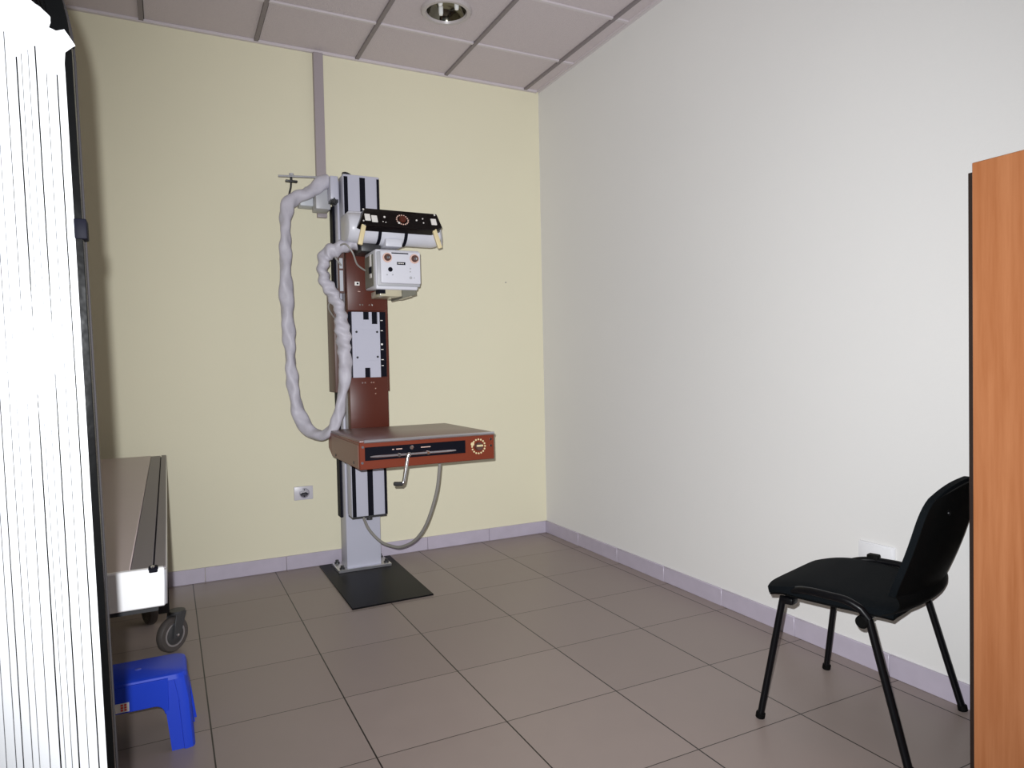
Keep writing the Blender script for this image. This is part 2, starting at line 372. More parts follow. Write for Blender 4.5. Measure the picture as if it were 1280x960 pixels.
# tube housing
ty, tz, tr = -.585, 1.995, .083
prof = [(0, 0), (.052, 0), (.072, .006), (.081, .02), (tr, .04), (tr, .49), (.079, .515), (.070, .532), (.048, .54), (0, .54)]
tube = MB().lathe(prof, (-1.552, ty, tz), (1, 0, 0), 48)
tube.lathe([(0, 0), (tr + .004, 0), (tr + .007, .004), (tr + .007, .128), (tr + .004, .132), (0, .132)], (-1.372, ty, tz), (1, 0, 0), 48)
tube = tube.build('tube_housing', M_white, X, label='white horizontal x-ray tube housing')
for bx in (-1.388, -1.242):
    MB().lathe([(tr - .01, 0), (tr + .005, 0), (tr + .005, .020), (tr - .01, .020)], (bx, ty, tz), (1, 0, 0), 40).build('band', M_black, tube)
MB().box(-1.352, -1.258, -.672, -.53, 1.890, 1.935, .006).build('collar', M_white, tube)
MB().cyl((-1.482, ty - .079, 2.0), (-1.482, ty - .087, 2.0), .005, 10).build('screw', M_darksteel, tube)
MB().lathe([(0, 0), (.03, 0), (.03, .008), (.0, .012)], (-1.012, ty, tz), (1, 0, 0), 20).build('end_cap', M_grey, tube)
# control panel : tilted hexagonal slab
def cpP(x, v, d):     # v along the slope (0 bottom..1 top), d depth behind the face
    p0 = Vector((0, -.725, 1.985)); p1 = Vector((0, -.665, 2.092)); n = Vector((0, .87, -.49))
    q = p0.lerp(p1, v) + n * d; return Vector((x, q.y, q.z))
poly = [(-1.463, 1.0), (-1.050, .99), (-1.035, .22), (-1.092, .0), (-1.470, .0), (-1.502, .12)]
t = bmesh.new(); A = [t.verts.new(cpP(x, v, 0)) for x, v in poly]; B = [t.verts.new(cpP(x * 1.0 - (.012 if x < -1.3 else 0), v, .045)) for x, v in poly]
t.faces.new(A); t.faces.new(B[::-1])
for i in range(6): t.faces.new((A[i], B[i], B[(i + 1) % 6], A[(i + 1) % 6]))
bmesh.ops.recalc_face_normals(t, faces=t.faces); bmesh.ops.bevel(t, geom=list(t.edges), offset=.002, segments=1, affect='EDGES')
m_ = MB(); m_._merge(t); cp = m_.build('control_panel', M_blackgloss, X, label='black glossy control panel on the tube')
nrm = Vector((0, -.87, .49))
def on_panel(name, x, v, w, hgt, m):
    a, b_ = v - hgt / 2, v + hgt / 2
    pts = [cpP(x - w / 2, a, .001), cpP(x + w / 2, a, .001), cpP(x + w / 2, b_, .001), cpP(x - w / 2, b_, .001)]
    pts += [p + nrm * .006 for p in pts]
    return MB().hexa(pts, .001, 1).build(name, m, cp)
on_panel('switch', -1.457, .46, .030, .36, M_mark); on_panel('switch', -1.420, .40, .032, .36, M_mark); on_panel('switch', -1.080, .48, .032, .34, M_mark)
dc = cpP(-1.262, .47, 0)
MB().lathe([(.020, 0), (.020, .012), (.017, .016), (0, .016)], dc, nrm, 28).build('dial_knob', M_brown, cp, label='brown round dial knob')
t_ = MB()
uu = (cpP(0, 1, 0) - cpP(0, 0, 0)).normalized(); vv = Vector((1, 0, 0))
for k in range(16):
    a = 2 * PI * k / 16; p = dc + uu * (.0325 * math.cos(a)) + vv * (.0325 * math.sin(a))
    MB().cyl(p, p + nrm * .0022, .0042 if k != 10 else .007, 8).build('dial_mark', M_pinkprint if k != 10 else M_mark, cp)
t_ = MB()
for x, v, r in ((-1.362, .55, .006), (-1.180, .50, .005), (-1.142, .62, .004), (-1.142, .38, .004), (-1.472, .9, .005), (-1.065, .9, .005), (-1.482, .25, .004), (-1.375, .28, .003), (-1.36, .25, .003)):
    p = cpP(x, v, 0); MB().cyl(p, p + nrm * .003, r, 10).build('indicator', M_mark, cp)
# handles hanging from the panel
def bar(mb, p, q, w, th):
    p, q = Vector(p), Vector(q); d = (q - p).normalized(); s = d.cross(Vector((0, 1, 0))).normalized(); f = s.cross(d)
    mb.hexa([p - s * w - f * th, p + s * w - f * th, p + s * w + f * th, p - s * w + f * th, q - s * w - f * th, q + s * w - f * th, q + s * w + f * th, q - s * w + f * th], .003)
t_ = MB(); bar(t_, (-1.482, -.712, 1.990), (-1.508, -.72, 1.882), .0125, .009); t_.build('handle', M_cream, cp, label='cream plastic grip handle')
t_ = MB(); bar(t_, (-1.085, -.712, 1.992), (-1.054, -.72, 1.888), .0125, .009); t_.build('handle', M_cream, cp, label='cream plastic grip handle')
MB().tube(smooth_path([(-1.04, -.69, 2.0), (-1.036, -.70, 1.95), (-1.044, -.715, 1.892)], 4), .004, 8).build('handle_wire', M_grey, cp)
# collimator
cf, cbk = -.740, -.520
col = MB().hexa([(-1.432, cf, 1.645), (-1.196, cf, 1.645), (-1.196, cbk, 1.66), (-1.432, cbk, 1.66), (-1.432, cf, 1.862), (-1.182, cf, 1.862), (-1.182, cbk, 1.862), (-1.432, cbk, 1.862)], .010, 3)
col = col.build('collimator', M_white, X, label='white collimator box under the tube')
MB().box(-1.436, -1.429, -.70, -.535, 1.668, 1.84, .002, 1).build('side_plate', M_olive, col)
MB().box(-1.4385, -1.435, -.672, -.640, 1.776, 1.842).build('side_label', M_mark, col)
MB().box(-1.4385, -1.435, -.672, -.640, 1.715, 1.738).build('side_label', M_mark, col)
MB().box(-1.441, -1.435, -.672, -.634, 1.740, 1.774, .001, 1).build('side_switch', M_black, col)
MB().box(-1.425, -1.186, cf - .003, cf + .001, 1.664, 1.848, .006).build('face_gap', M_grey, col)
MB().box(-1.408, -1.184, cf - .016, cf - .001, 1.678, 1.852, .006, 3).build('face_plate', M_white, col)
fy = cf - .016
for kx in (-1.371, -1.219):
    k = MB().lathe([(.026, 0), (.026, .004), (.024, .006), (.0, .006)], (kx, fy, 1.815), (0, -1, 0), 24).build('knob_scale', M_pinkprint, col)
    MB().lathe([(.019, .006), (.018, .016), (.014, .020), (.0, .020)], (kx, fy, 1.815), (0, -1, 0), 24).build('knob', M_darkbrown, col)
    MB().lathe([(.008, .020), (.008, .023), (0, .024)], (kx, fy, 1.813), (0, -1, 0), 14).build('knob_cap', M_chrome, col)
MB().box(-1.347, -1.253, fy - .001, fy + .001, 1.838, 1.844).build('slot_line', M_black, col)
MB().box(-1.318, -1.271, fy - .0015, fy + .001, 1.779, 1.794).build('display', M_black, col)
MB().cyl((-1.356, fy, 1.752), (-1.356, fy - .006, 1.752), .0125, 20, .002).build('button', M_black, col)
t_ = MB()
for bx, bz, r in ((-1.243, 1.761, .004), (-1.244, 1.744, .004), (-1.242, 1.711, .008), (-1.374, 1.723, .004), (-1.343, 1.724, .004), (-1.222, 1.711, .003)):
    MB().cyl((bx, fy, bz), (bx, fy - .003, bz), r, 12).build('indicator', M_grey, col)
t_ = MB()
for i in range(5): MB().box(-1.312 + i * .007, -1.308 + i * .007, fy - .0022, fy - .001, 1.784, 1.789).build('display_digit', M_mark, col)
b2 = MB().box(-1.405, -1.225, cf + .02, cbk - .02, 1.612, 1.648, .003).build('filter_tray', M_olive2, col, label='beige filter tray under the collimator')
MB().hexa([(-1.285, cf + .005, 1.603), (-1.205, cf + .005, 1.622), (-1.205, cbk, 1.622), (-1.285, cbk, 1.603), (-1.285, cf + .005, 1.645), (-1.205, cf + .005, 1.647), (-1.205, cbk, 1.647), (-1.285, cbk, 1.645)], .002, 1).build('accessory_rail', M_olive, col)
MB().box(-1.415, -1.378, cf + .01, cf + .07, 1.625, 1.648).build('accessory_rail', M_black, col)
# bucky table
tx0, tx1, tf, tb, tz0, tz1 = -1.648, -.946, -1.150, -.455, .742, .872
chm = .03
poly = [(tf, tz0), (tf, tz1), (tb, tz1), (tb - 0, tz0 + .04), (tb - .09, tz0)]
tab = MB().prism([(y, z) for y, z in poly], tx0, tx1, 'x', .003, seg=1).build('bucky_table', M_redbrown, X, label='rust-red cantilever table at waist height')
MB().box(tx0 + .002, tx1 - .002, tf + .004, tb - .002, tz1 - .006, tz1 + .010, .005, 2).build('table_top', M_tabletop, tab, label='brown laminate table top')
MB().box(tx0 - .0035, tx0 + .001, tf + .012, tb - .10, tz0 + .006, tz1 - .012, .001, 1).build('side_panel', mat('brown_side_panel', (.24, .105, .075), .4, var=.05), tab)
MB().tube([(tx0 + .022, tf - .002, tz1 + .003), (tx1 - .002, tf - .002, tz1 + .003)], .0085, 12).build('edge_trim', M_alu, tab)
MB().box(-1.622, -1.108, tf - .003, tf + .002, .784, .848, .001, 1).build('tray_slot', M_black, tab)
hb = MB(); n = 14
pts = [(-1.606 + .431 * i / n, tf - .036 - .006 * math.sin(PI * i / n), .806) for i in range(n + 1)]
hb.tube(pts, [.004] + [.0085] * (n - 1) + [.005], 10, flat=.7); hb.build('tray_handle', M_alu, tab)
for sx in (-1.468, -1.322): MB().cyl((sx, tf, .808), (sx, tf - .05, .806), .009, 14, .003).build('handle_post', M_chrome, tab)
MB().cyl((-1.395, tf - .002, .834), (-1.395, tf - .02, .834), .010, 14, .003).build('slot_knob', M_chrome, tab)
t_ = MB()
for xx, w in ((-1.49, .01), (-1.47, .03), (-1.345, .05)): MB().box(xx, xx + w, tf - .0042, tf - .002, .828, .832).build('slot_print', M_pinkprint, tab)
dc = Vector((-1.035, tf, .812))
MB().lathe([(.022, 0), (.021, .014), (.017, .018), (0, .018)], dc, (0, -1, 0), 28).build('dial_knob', M_darkbrown, tab, label='dark round dial knob')
MB().box(-1.053, -1.017, tf - .0225, tf - .017, .812, .822, .002, 1).build('knob_grip', M_cream, tab)
t_ = MB()
for k in range(16):
    a = 2 * PI * k / 16; p = dc + Vector((.036 * math.sin(a), 0, .036 * math.cos(a)))
    MB().cyl(p, p + Vector((0, -.002, 0)), .0048 if k != 13 else .010, 8).build('dial_mark', M_cream, tab)
t_ = MB()
for xx, zz in ((-.966, .812), (-.966, .845), (-1.636, .775), (-1.632, .850)): MB().cyl((xx, tf, zz), (xx, tf - .004, zz), .006, 10).build('screw', M_chrome, tab)
t_ = MB()
for yy, zz in ((tb - .2, .762), (tf + .10, .768)): MB().cyl((tx0 - .003, yy, zz), (tx0 - .006, yy, zz), .007, 10).build('side_screw', M_darksteel, tab)
ck = MB(); ck.tube([(-1.424, tf - .055, .808), (-1.430, tf - .055, .795), (-1.452, tf - .055, .684), (-1.456, tf - .055, .672), (-1.466, tf - .055, .666)], .0085, 12)
ck.cyl((-1.424, tf, .806), (-1.424, tf - .060, .806), .011, 14, .002)
ck.build('crank', M_chrome, tab, label='chrome crank handle')
MB().cyl((-1.458, tf - .055, .668), (-1.502, tf - .055, .672), .010, 14, .003).build('crank_grip', M_darksteel, tab)
MB().box(-1.50, -1.30, tb, -.352, .76, .86, .004).build('table_bracket', M_darksteel, X)
# cables and wrapped hose
hose = [(-1.558, -.235, 2.335), (-1.616, -.24, 2.302), (-1.682, -.24, 2.246), (-1.749, -.24, 2.217), (-1.798, -.26, 2.167), (-1.816, -.27, 2.078), (-1.821, -.28, 1.962), (-1.824, -.28, 1.826), (-1.825, -.28, 1.667), (-1.821, -.28, 1.508), (-1.816, -.28, 1.348), (-1.811, -.3, 1.188), (-1.797, -.3, 1.051), (-1.768, -.32, .936), (-1.724, -.36, .867), (-1.678, -.42, .851), (-1.637, -.48, .88), (-1.600, -.50, .96), (-1.575, -.5, 1.071), (-1.553, -.5, 1.205), (-1.556, -.5, 1.339), (-1.563, -.5, 1.451), (-1.578, -.5, 1.562), (-1.611, -.5, 1.637), (-1.648, -.5, 1.707), (-1.664, -.5, 1.781), (-1.644, -.5, 1.848), (-1.599, -.52, 1.882), (-1.542, -.54, 1.900), (-1.486, -.55, 1.915)]
hp = smooth_path(hose, 10)
t = bmesh.new(); n = 22; rings = []; up = None; s_acc = 0; k = len(hp); random.seed(3)
for i, p in enumerate(hp):
    d = (hp[min(i + 1, k - 1)] - hp[max(i - 1, 0)]).normalized()
    if i: s_acc += (hp[i] - hp[i - 1]).length
    if up is None: up = Vector((0, 1, 0))
    s = d.cross(up).normalized(); up = s.cross(d).normalized()
    f = i / k
    base = .034 + .004 * math.sin(s_acc * 9) + (.005 if .66 < f < .93 else 0)
    if f < .06: base = .040 - f * .1
    ring = []
    for j in range(n):
        a = 2 * PI * j / n
        tw = a * 2 + s_acc * 26
        wr = .0048 * math.sin(tw) + .0026 * math.sin(3 * a - s_acc * 47) + (.0058 * math.sin(s_acc * 105 + 2 * math.sin(a)) if f > .68 else .001 * math.sin(s_acc * 80 + a))
        r = base + wr
        ring.append(t.verts.new(p + s * (r * math.cos(a)) + up * (r * .9 * math.sin(a))))
    rings.append(ring)
for A, B in zip(rings, rings[1:]):
    for j in range(n): t.faces.new((A[j], A[(j + 1) % n], B[(j + 1) % n], B[j]))
t.faces.new(rings[0][::-1]); t.faces.new(rings[-1]); bmesh.ops.recalc_face_normals(t, faces=t.faces)
m_ = MB(); m_._merge(t, True); m_.build('cable_hose', M_hose, X, label='pale wrinkled wrapped hose hanging in a long loop', sharp=False)
MB().tube(smooth_path([(-1.560, -.50, 1.80), (-1.605, -.52, 1.865), (-1.560, -.585, 1.905), (-1.520, -.60, 1.86), (-1.490, -.58, 1.798), (-1.440, -.56, 1.768)], 8), .005, 8).build('cable', M_cable, X, label='thin grey cable looping to the collimator')
MB().tube(smooth_path([(-1.590, -.46, 1.64), (-1.614, -.45, 1.606), (-1.626, -.45, 1.57), (-1.61, -.46, 1.529), (-1.588, -.49, 1.490)], 6), .004, 8).build('cable', M_cable, X, label='short thin wire beside the hose')
MB().tube(smooth_path([(-1.435, -.340, .350), (-1.432, -.36, .328), (-1.419, -.42, .278), (-1.377, -.5, .224), (-1.335, -.58, .210), (-1.300, -.65, .217), (-1.253, -.75, .271), (-1.22, -.85, .376), (-1.198, -.95, .55), (-1.196, -1.0, .675), (-1.197, -1.02, .760)], 8), .0085, 10).build('cable', M_cable, X, label='grey cable drooping from column to table')
MB().cyl((-1.197, -1.02, .728), (-1.197, -1.02, .750), .012, 12).build('cable_gland', M_darksteel, X)

# ------------------------------------------------------------------ examination table (left)
ex0, ex1, ey0, ey1, ez = -3.15, -2.468, -2.62, -.22, .78
E_ = thing('examination_table', ((ex0 + ex1) / 2, (ey0 + ey1) / 2, 0), 'long beige and grey x-ray couch on casters at the left wall', 'examination table')
MB().box(ex0, -2.537, ey0 + .004, ey1, ez - .03, ez, .002, 1).build('table_top', M_couchtop, E_, label='beige table top panel')
gm = MB().box(-2.536, -2.492, ey0 + .012, ey1, ez - .03, ez - .003, .001, 1)
gm.box(-2.488, ex1 + .003, ey0 + .012, ey1, ez - .03, ez - .001, .001, 1)
gm.build('rail_panel', M_couchgrey, E_, label='dark grey edge panel with a groove')
MB().box(-2.493, -2.487, ey0 + .004, ey1 + .01, ez - .03, ez - .012).build('rail_groove', M_black, E_)
MB().box(ex0, ex1, ey0 - .012, ey0 + .006, ez - .086, ez + .002, .003, 1).build('end_panel', M_couchwhite, E_, label='white end panel')
MB().box(-2.500, -2.480, ey0 - .014, ey0 + .012, ez - .008, ez + .005, .003, 1).build('clamp', M_black, E_)
MB().cyl((-2.491, ey0 - .010, ez + .004), (-2.491, ey0 - .010, ez + .008), .004, 10).build('clamp_screw', M_chrome, E_)
MB().box(ex1 - .002, ex1 + .0045, ey0 - .004, ey1, ez - .084, ez - .004, .001, 1).build('side_rail', M_alu, E_)
MB().box(ex0 + .02, ex1 - .015, ey0 + .02, ey1 - .02, ez - .104, ez - .031).build('frame', M_darksteel, E_)
def post(x, y): MB().box(x - .022, x + .022, y - .022, y + .022, .172, ez - .10, .004).build('leg', M_darksteel, E_)
post(-2.492, -1.0); post(-2.98, -.60); post(-2.98, -1.38); post(-2.53, -.58)
MB().box(-2.98, -2.52, -.62, -.58, .30, .34, .004).build('crossbar', M_darksteel, E_)
def caster(x, y, ang):
    r, w = .076, .017; a = math.radians(ang); ax = Vector((math.cos(a), math.sin(a), 0))
    cpt = Vector((x, y, r))
    wh = MB().lathe([(0, -w + .004), (r * .62, -w + .004), (r * .66, -w), (r - .006, -w), (r, -w + .008), (r, w - .008), (r - .006, w), (r * .66, w), (r * .62, w - .004), (0, w - .004)], cpt, ax, 40).build('caster', M_rubber, E_)
    MB().lathe([(r * .58, 0), (r * .67, 0), (r * .67, .003), (r * .58, .003), (r * .58, 0)], cpt + ax * (w - .002), ax, 40, cap=False).build('wheel_ring', M_alu, wh)
    MB().lathe([(.0, 0), (r * .57, 0), (r * .5, .004), (0, .006)], cpt + ax * (w - .005), ax, 32).build('hub', M_hub, wh)
    MB().lathe([(0, 0), (.007, 0), (.006, .006), (0, .008)], cpt + ax * (w + .013), ax, 12).build('axle', M_chrome, wh)
    bk = Vector((-ax.y, ax.x, 0)); fk = MB()
    for sgn in (-1, 1):
        o_ = ax * (sgn * (w + .009))
        P = [cpt + o_ + bk * .018 - Vector((0, 0, .014)), cpt + o_ - bk * .018 - Vector((0, 0, .014)), cpt + o_ + bk * .0 + Vector((0, 0, r + .014)), cpt + o_ + bk * .055 + Vector((0, 0, r + .014))]
        th = ax * .0025
        fk.hexa([P[0] - th, P[1] - th, P[1] + th, P[0] + th, P[3] - th, P[2] - th, P[2] + th, P[3] + th], .001, 1)
    top = cpt + bk * .028 + Vector((0, 0, r + .014))
    fk.cyl(top - Vector((0, 0, .004)), top + Vector((0, 0, .008)), .034, 20)
    fk.build('fork', M_hub, wh)
caster(-2.462, -1.02, -48); caster(-2.98, -.62, 0); caster(-2.98, -1.40, 0); caster(-2.56, -.60, 20)

# ------------------------------------------------------------------ blue step stool
S = thing('step_stool', (-2.58, -1.76, 0), 'small blue plastic step stool on the floor beside the couch', 'stool')
sx0, sx1, sy0, sy1, sz = -2.742, -2.418, -1.884, -1.690, .240
def rr(x0, x1, y0, y1, r, n=6):
    P = []
    for cx, cy, a0 in ((x1 - r, y1 - r, 0), (x0 + r, y1 - r, 90), (x0 + r, y0 + r, 180), (x1 - r, y0 + r, 270)):
        for i in range(n + 1):
            a = math.radians(a0 + 90 * i / n); P.append((cx + r * math.cos(a), cy + r * math.sin(a)))
    return P
def loft(mb, A, za, B, zb, caps=True):
    t = bmesh.new(); a = [t.verts.new((x, y, za)) for x, y in A]; b_ = [t.verts.new((x, y, zb)) for x, y in B]; n = len(A)
    for i in range(n): t.faces.new((a[i], a[(i + 1) % n], b_[(i + 1) % n], b_[i]))
    if caps: t.faces.new(a[::-1]); t.faces.new(b_)
    bmesh.ops.recalc_face_normals(t, faces=t.faces); mb._merge(t, True)
st = MB()
loft(st, rr(sx0, sx1, sy0, sy1, .035), sz - .018, rr(sx0 + .004, sx1 - .004, sy0 + .004, sy1 - .004, .035), sz - .004)
loft(st, rr(sx0 + .004, sx1 - .004, sy0 + .004, sy1 - .004, .035), sz - .004, rr(sx0 + .012, sx1 - .012, sy0 + .012, sy1 - .012, .03), sz)
seat = st.build('seat', M_blue, S)
MB().lathe([(.011, 0), (.009, .0015), (0, .002)], (-2.565, -1.785, sz - .0006), (0, 0, 1), 14).build('moulding_mark', mat('pale_blue_plastic', (.10, .13, .55), .4), seat)
def apron_poly(x0, x1, zt, zb, r):
    P = [(x0, zt), (x0, zb - r)]
    P += [(x0 + .012, zb - r)] + [(x0 + .012 + r - r * math.cos(k * PI / 12), zb - r + r * math.sin(k * PI / 12)) for k in range(1, 7)]
    P += [(x1 - .012 - r + r * math.sin(k * PI / 12), zb - r + r * math.cos(k * PI / 12)) for k in range(0, 7)] + [(x1, zb - r), (x1, zt)]
    return P
MB().prism(apron_poly(sx0 + .058, sx1 - .058, sz - .010, .146, .03), sy0 - .004, sy0 + .004, 'y', .0015, seg=1).build('apron', M_blue, S)
MB().hexa([(sx0 + .03, sy1 - .004, .146), (sx1 - .045, sy1 - .004, .146), (sx1 - .045, sy1 + .006, .146), (sx0 + .03, sy1 + .006, .146), (sx0 + .03, sy1 - .010, sz - .010), (sx1 - .045, sy1 - .010, sz - .010), (sx1 - .045, sy1 - .002, sz - .010), (sx0 + .03, sy1 - .002, sz - .010)], .003).build('apron', M_blue, S)
for sgn, xx in ((1, sx1), (-1, sx0)):
    MB().hexa([(xx - .008 + .006 * sgn, sy0 + .045, .146), (xx + .002 + .006 * sgn, sy0 + .045, .146), (xx + .002 + .006 * sgn, sy1 - .045, .146), (xx - .008 + .006 * sgn, sy1 - .045, .146), (xx - .010 * sgn - .005, sy0 + .045, sz - .010), (xx - .010 * sgn + .005, sy0 + .045, sz - .010), (xx - .010 * sgn + .005, sy1 - .045, sz - .010), (xx - .010 * sgn - .005, sy1 - .045, sz - .010)], .002, 1).build('apron', M_blue, S)
def leg(sx, sy):       # open corner channel: two flat wings and a rounded corner flute, flaring towards the floor
    cx = sx1 if sx > 0 else sx0; cy = sy1 if sy > 0 else sy0
    def prof(fl, w, b):  # outer outline, local to the corner
        pts = [(-w, 0), (-w * .42, 0), (-w * .40, .006), (-.016, .007), (.0, .002), (.006, -.010), (.007, -w * .36), (0, -w * .38), (0, -w * .9), (-.007, -w * .9), (-.007, -.02), (-.02, -.007), (-w, -.007)]
        return [(cx + sx * (x + fl * (2.2 if sy > 0 else 1)), cy + sy * (y + fl * (2.6 if sy < 0 and fl > 0 else 1))) for x, y in pts]
    lg = MB(); loft(lg, prof(.009, .062, 0), 0, prof(.0, .070, 1), .150); loft(lg, prof(.0, .066, 1), .150, prof(-.012, .075, 1), sz - .012)
    lg.build('leg', M_blue, S)
for sx in (1, -1):
    for sy in (1, -1): leg(sx, sy)
stk = MB().box(-2.640, -2.588, sy0 - .0058, sy0 - .003, .151, .180)
stk = stk.build('sticker', M_mark, S, label='white and red sticker')
t_ = MB()
for i in range(2): 
    for j in range(3): MB().box(-2.612 + i * .010, -2.605 + i * .010, sy0 - .0064, sy0 - .0056, .155 + j * .008, .161 + j * .008).build('sticker_print', M_red, stk)

# ------------------------------------------------------------------ folding partition (left foreground)
PT = thing('folding_partition', (-2.5073, -3.488, 0), 'tall white pleated folding partition with black vinyl back, torn at its top', 'partition', (0, math.radians(-1.1), 0))
def shell_poly():
    P = [(-.24, 0.0), (.0072, 0.0), (.0072, 1.568)]
    for i in range(1, 11):
        a = i / 10 * PI / 2; P.append((.0072 - .05 * (1 - math.cos(a)), 1.568 + .122 * math.sin(a)))
    P.append((-.24, 1.690)); return P
MB().prism(shell_poly(), -.0006, .022, 'y', .001).build('shell', M_vinyl, PT, world=False, label='black shiny vinyl back')
sp = shell_poly()[1:-1]
MB().tube([(x + .0004, .0215, z) for x, z in sp], .0014, 8).build('edge_trim', M_vinyledge, PT, world=False)  # grey line painted as the highlight on the shell's lit side edge
for fx, tw in ((-.012, .0024), (-.0195, .0034), (-.0345, .0028), (-.050, .0034)):
    MB().tube(smooth_path([(fx + .002, .004, 1.488), (fx + .0016, .003, 1.555), (fx - .002, .0005, 1.599), (fx - .009, -.001, 1.638), (fx - .017, .001, 1.671)], 5), tw, 10).build('vinyl_fold', M_vinyl, PT, world=False)
random.seed(11); x = 0.0; i = 0
tops = [1.563, 1.568, 1.574, 1.578, 1.583, 1.588, 1.593, 1.629, 1.632, 1.635, 1.638]
while x > -.20:
    w = random.choice((.0047, .0061, .0075, .0083, .0092)); ztop = tops[i] if i < len(tops) else 1.643
    gap = random.choice((.0006, .0007, .0010, .0013))
    x0, x1 = x - w + gap, x
    dy = random.uniform(-.0003, .0003)
    poly = [(x0, -.0007), (x1, -.0007), (x1, -.0020 + dy), (x1 - .0004, -.0024 + dy), (x0 + .0004, -.0024 + dy), (x0, -.0020 + dy)]
    MB().prism(poly, 0, ztop, 'z').build('pleat', M_pleat, PT, world=False)
    x -= w; i += 1
# torn flaps of lining at the top
def flap(outline, y0, bend):
    t = bmesh.new()
    c_ = Vector((sum(p[0] for p in outline) / len(outline), 0, sum(p[1] for p in outline) / len(outline)))
    def Y(px, pz): return y0 - bend * max(0, pz - outline[0][1]) - .0022 * math.sin(px * 290)
    vs = [t.verts.new((px, Y(px, pz), pz)) for px, pz in outline]; cv = t.verts.new((c_.x, Y(c_.x, c_.z) - .0035, c_.z))
    for a, b_ in zip(vs, vs[1:] + vs[:1]): t.faces.new((a, b_, cv))
    bmesh.ops.subdivide_edges(t, edges=t.edges, cuts=2, use_grid_fill=True)
    for v in t.verts: v.co.y += random.uniform(-.0007, .0007)
    bmesh.ops.recalc_face_normals(t, faces=t.faces); bmesh.ops.solidify(t, geom=list(t.faces), thickness=.0007)
    m = MB(); m._merge(t, False); return m.build('torn_flap', M_pleat, PT, world=False, sharp=False)
def K(pts): return [(x * .556, 1.222 + (z - 1.222) * .556) for x, z in pts]
flap(K([(-.002, 1.800), (.003, 1.842), (.020, 1.858), (.004, 1.884), (-.010, 1.881), (-.026, 1.884), (-.030, 1.878), (-.045, 1.85), (-.030, 1.80)]), -.0045, .10)
flap(K([(-.085, 1.82), (-.030, 1.86), (-.018, 1.895), (-.018, 1.906), (-.032, 1.918), (-.046, 1.930), (-.060, 1.936), (-.074, 1.938), (-.082, 1.932), (-.096, 1.90)]), -.004, .10)
flap(K([(-.15, 1.86), (-.08, 1.87), (-.074, 1.94), (-.076, 1.985), (-.10, 1.975), (-.116, 1.96), (-.14, 1.985), (-.17, 1.98)]), -.004, .08)
MB().box(-.001, .0115, -.003, .018, 1.370, 1.392, .0015).build('latch', M_black, PT, world=False, label='small black latch on the edge')

# ------------------------------------------------------------------ black chair
CH = thing('visitor_chair', (-.3515, -2.813, 0), 'black upholstered four-legged chair by the right wall', 'chair', (0, 0, math.radians(16)))
# seat pad: softly crowned with a falling front edge
def seat_top(u, v):
    x = (u - .5) * 2; y = (v - .5) * 2
    e = max(0, abs(x) - .72) / .28; f = max(0, y - .35) / .65; g = max(0, -y - .8) / .2
    z = .476 - .008 * e * e - .024 * f * f - .018 * max(0, -y) - .006 * g * g
    wx = .240 * (1 - .05 * max(0, y) ** 4 - .16 * max(0, -y) ** 3)
    return Vector((x * wx * (1 - .04 * abs(y) ** 6), .028 + y * .206 * (1 - .05 * abs(x) ** 5), z))
sp = MB(); t = bmesh.new(); n = 20
T = [[t.verts.new(seat_top(i / n, j / n)) for j in range(n + 1)] for i in range(n + 1)]
Bm = [[t.verts.new(Vector((T[i][j].co.x * .985, T[i][j].co.y * .985, min(T[i][j].co.z - .022, .438)))) for j in range(n + 1)] for i in range(n + 1)]
for i in range(n):
    for j in range(n):
        t.faces.new((T[i][j], T[i + 1][j], T[i + 1][j + 1], T[i][j + 1])); t.faces.new((Bm[i][j], Bm[i][j + 1], Bm[i + 1][j + 1], Bm[i + 1][j]))
for i in range(n):
    t.faces.new((T[i][0], Bm[i][0], Bm[i + 1][0], T[i + 1][0])); t.faces.new((T[i + 1][n], Bm[i + 1][n], Bm[i][n], T[i][n]))
    t.faces.new((T[0][i + 1], Bm[0][i + 1], Bm[0][i], T[0][i])); t.faces.new((T[n][i], Bm[n][i], Bm[n][i + 1], T[n][i + 1]))
bmesh.ops.recalc_face_normals(t, faces=t.faces); sp._merge(t, True); sp.build('seat', M_seat, CH, world=False, label='black fabric seat pad')
def pan(u, v):
    p = seat_top(u, v); return Vector((p.x * .97, p.y * .985, min(p.z - .022, .438) - .003 - .012 * (1 - (2 * u - 1) ** 4) * (1 - (2 * v - 1) ** 4)))
MB().grid(pan, 14, 14, .004).build('seat_pan', M_shell, CH, world=False)
def U(s):   # inverted-U side frame: front leg, rail, rear leg
    P = [(.265, .233, .0), (.224, .166, .424), (.226, .130, .452), (.236, .100, .463), (.247, .06, .470), (.252, .01, .471), (.253, -.050, .469), (.250, -.092, .452), (.246, -.116, .422), (.265, -.233, 0)]
    return [(s * x, y, z) for x, y, z in P]
for s in (-1, 1):
    P = U(s)
    MB().tube([P[0], P[1]], .0135, 12, flat=.8).build('leg', M_frame, CH, world=False)
    MB().tube([P[9], P[8]], .0145, 12, flat=.8).build('leg', M_frame, CH, world=False)
    MB().tube(smooth_path(P[2:8], 4) + [P[8]], .0125, 12).build('side_rail', M_frame, CH, world=False)
    MB().cyl((s * .266, -.100, .415), (s * .225, -.100, .415), .020, 16, .005).build('joint_cap', M_shell, CH, world=False)
    MB().box(min(s * .20, s * .246), max(s * .20, s * .246), .125, .165, .405, .428, .006).build('corner_bracket', M_frame, CH, world=False)
    for yy in (.233, -.233):
        MB().cyl((s * .265, yy, 0), (s * .2645, yy * .985, .02), .0155, 12, .002).build('foot_cap', M_shell, CH, world=False)
MB().box(.238, .270, .030, .070, .456, .492, .004).build('clip', M_shell, CH, world=False)
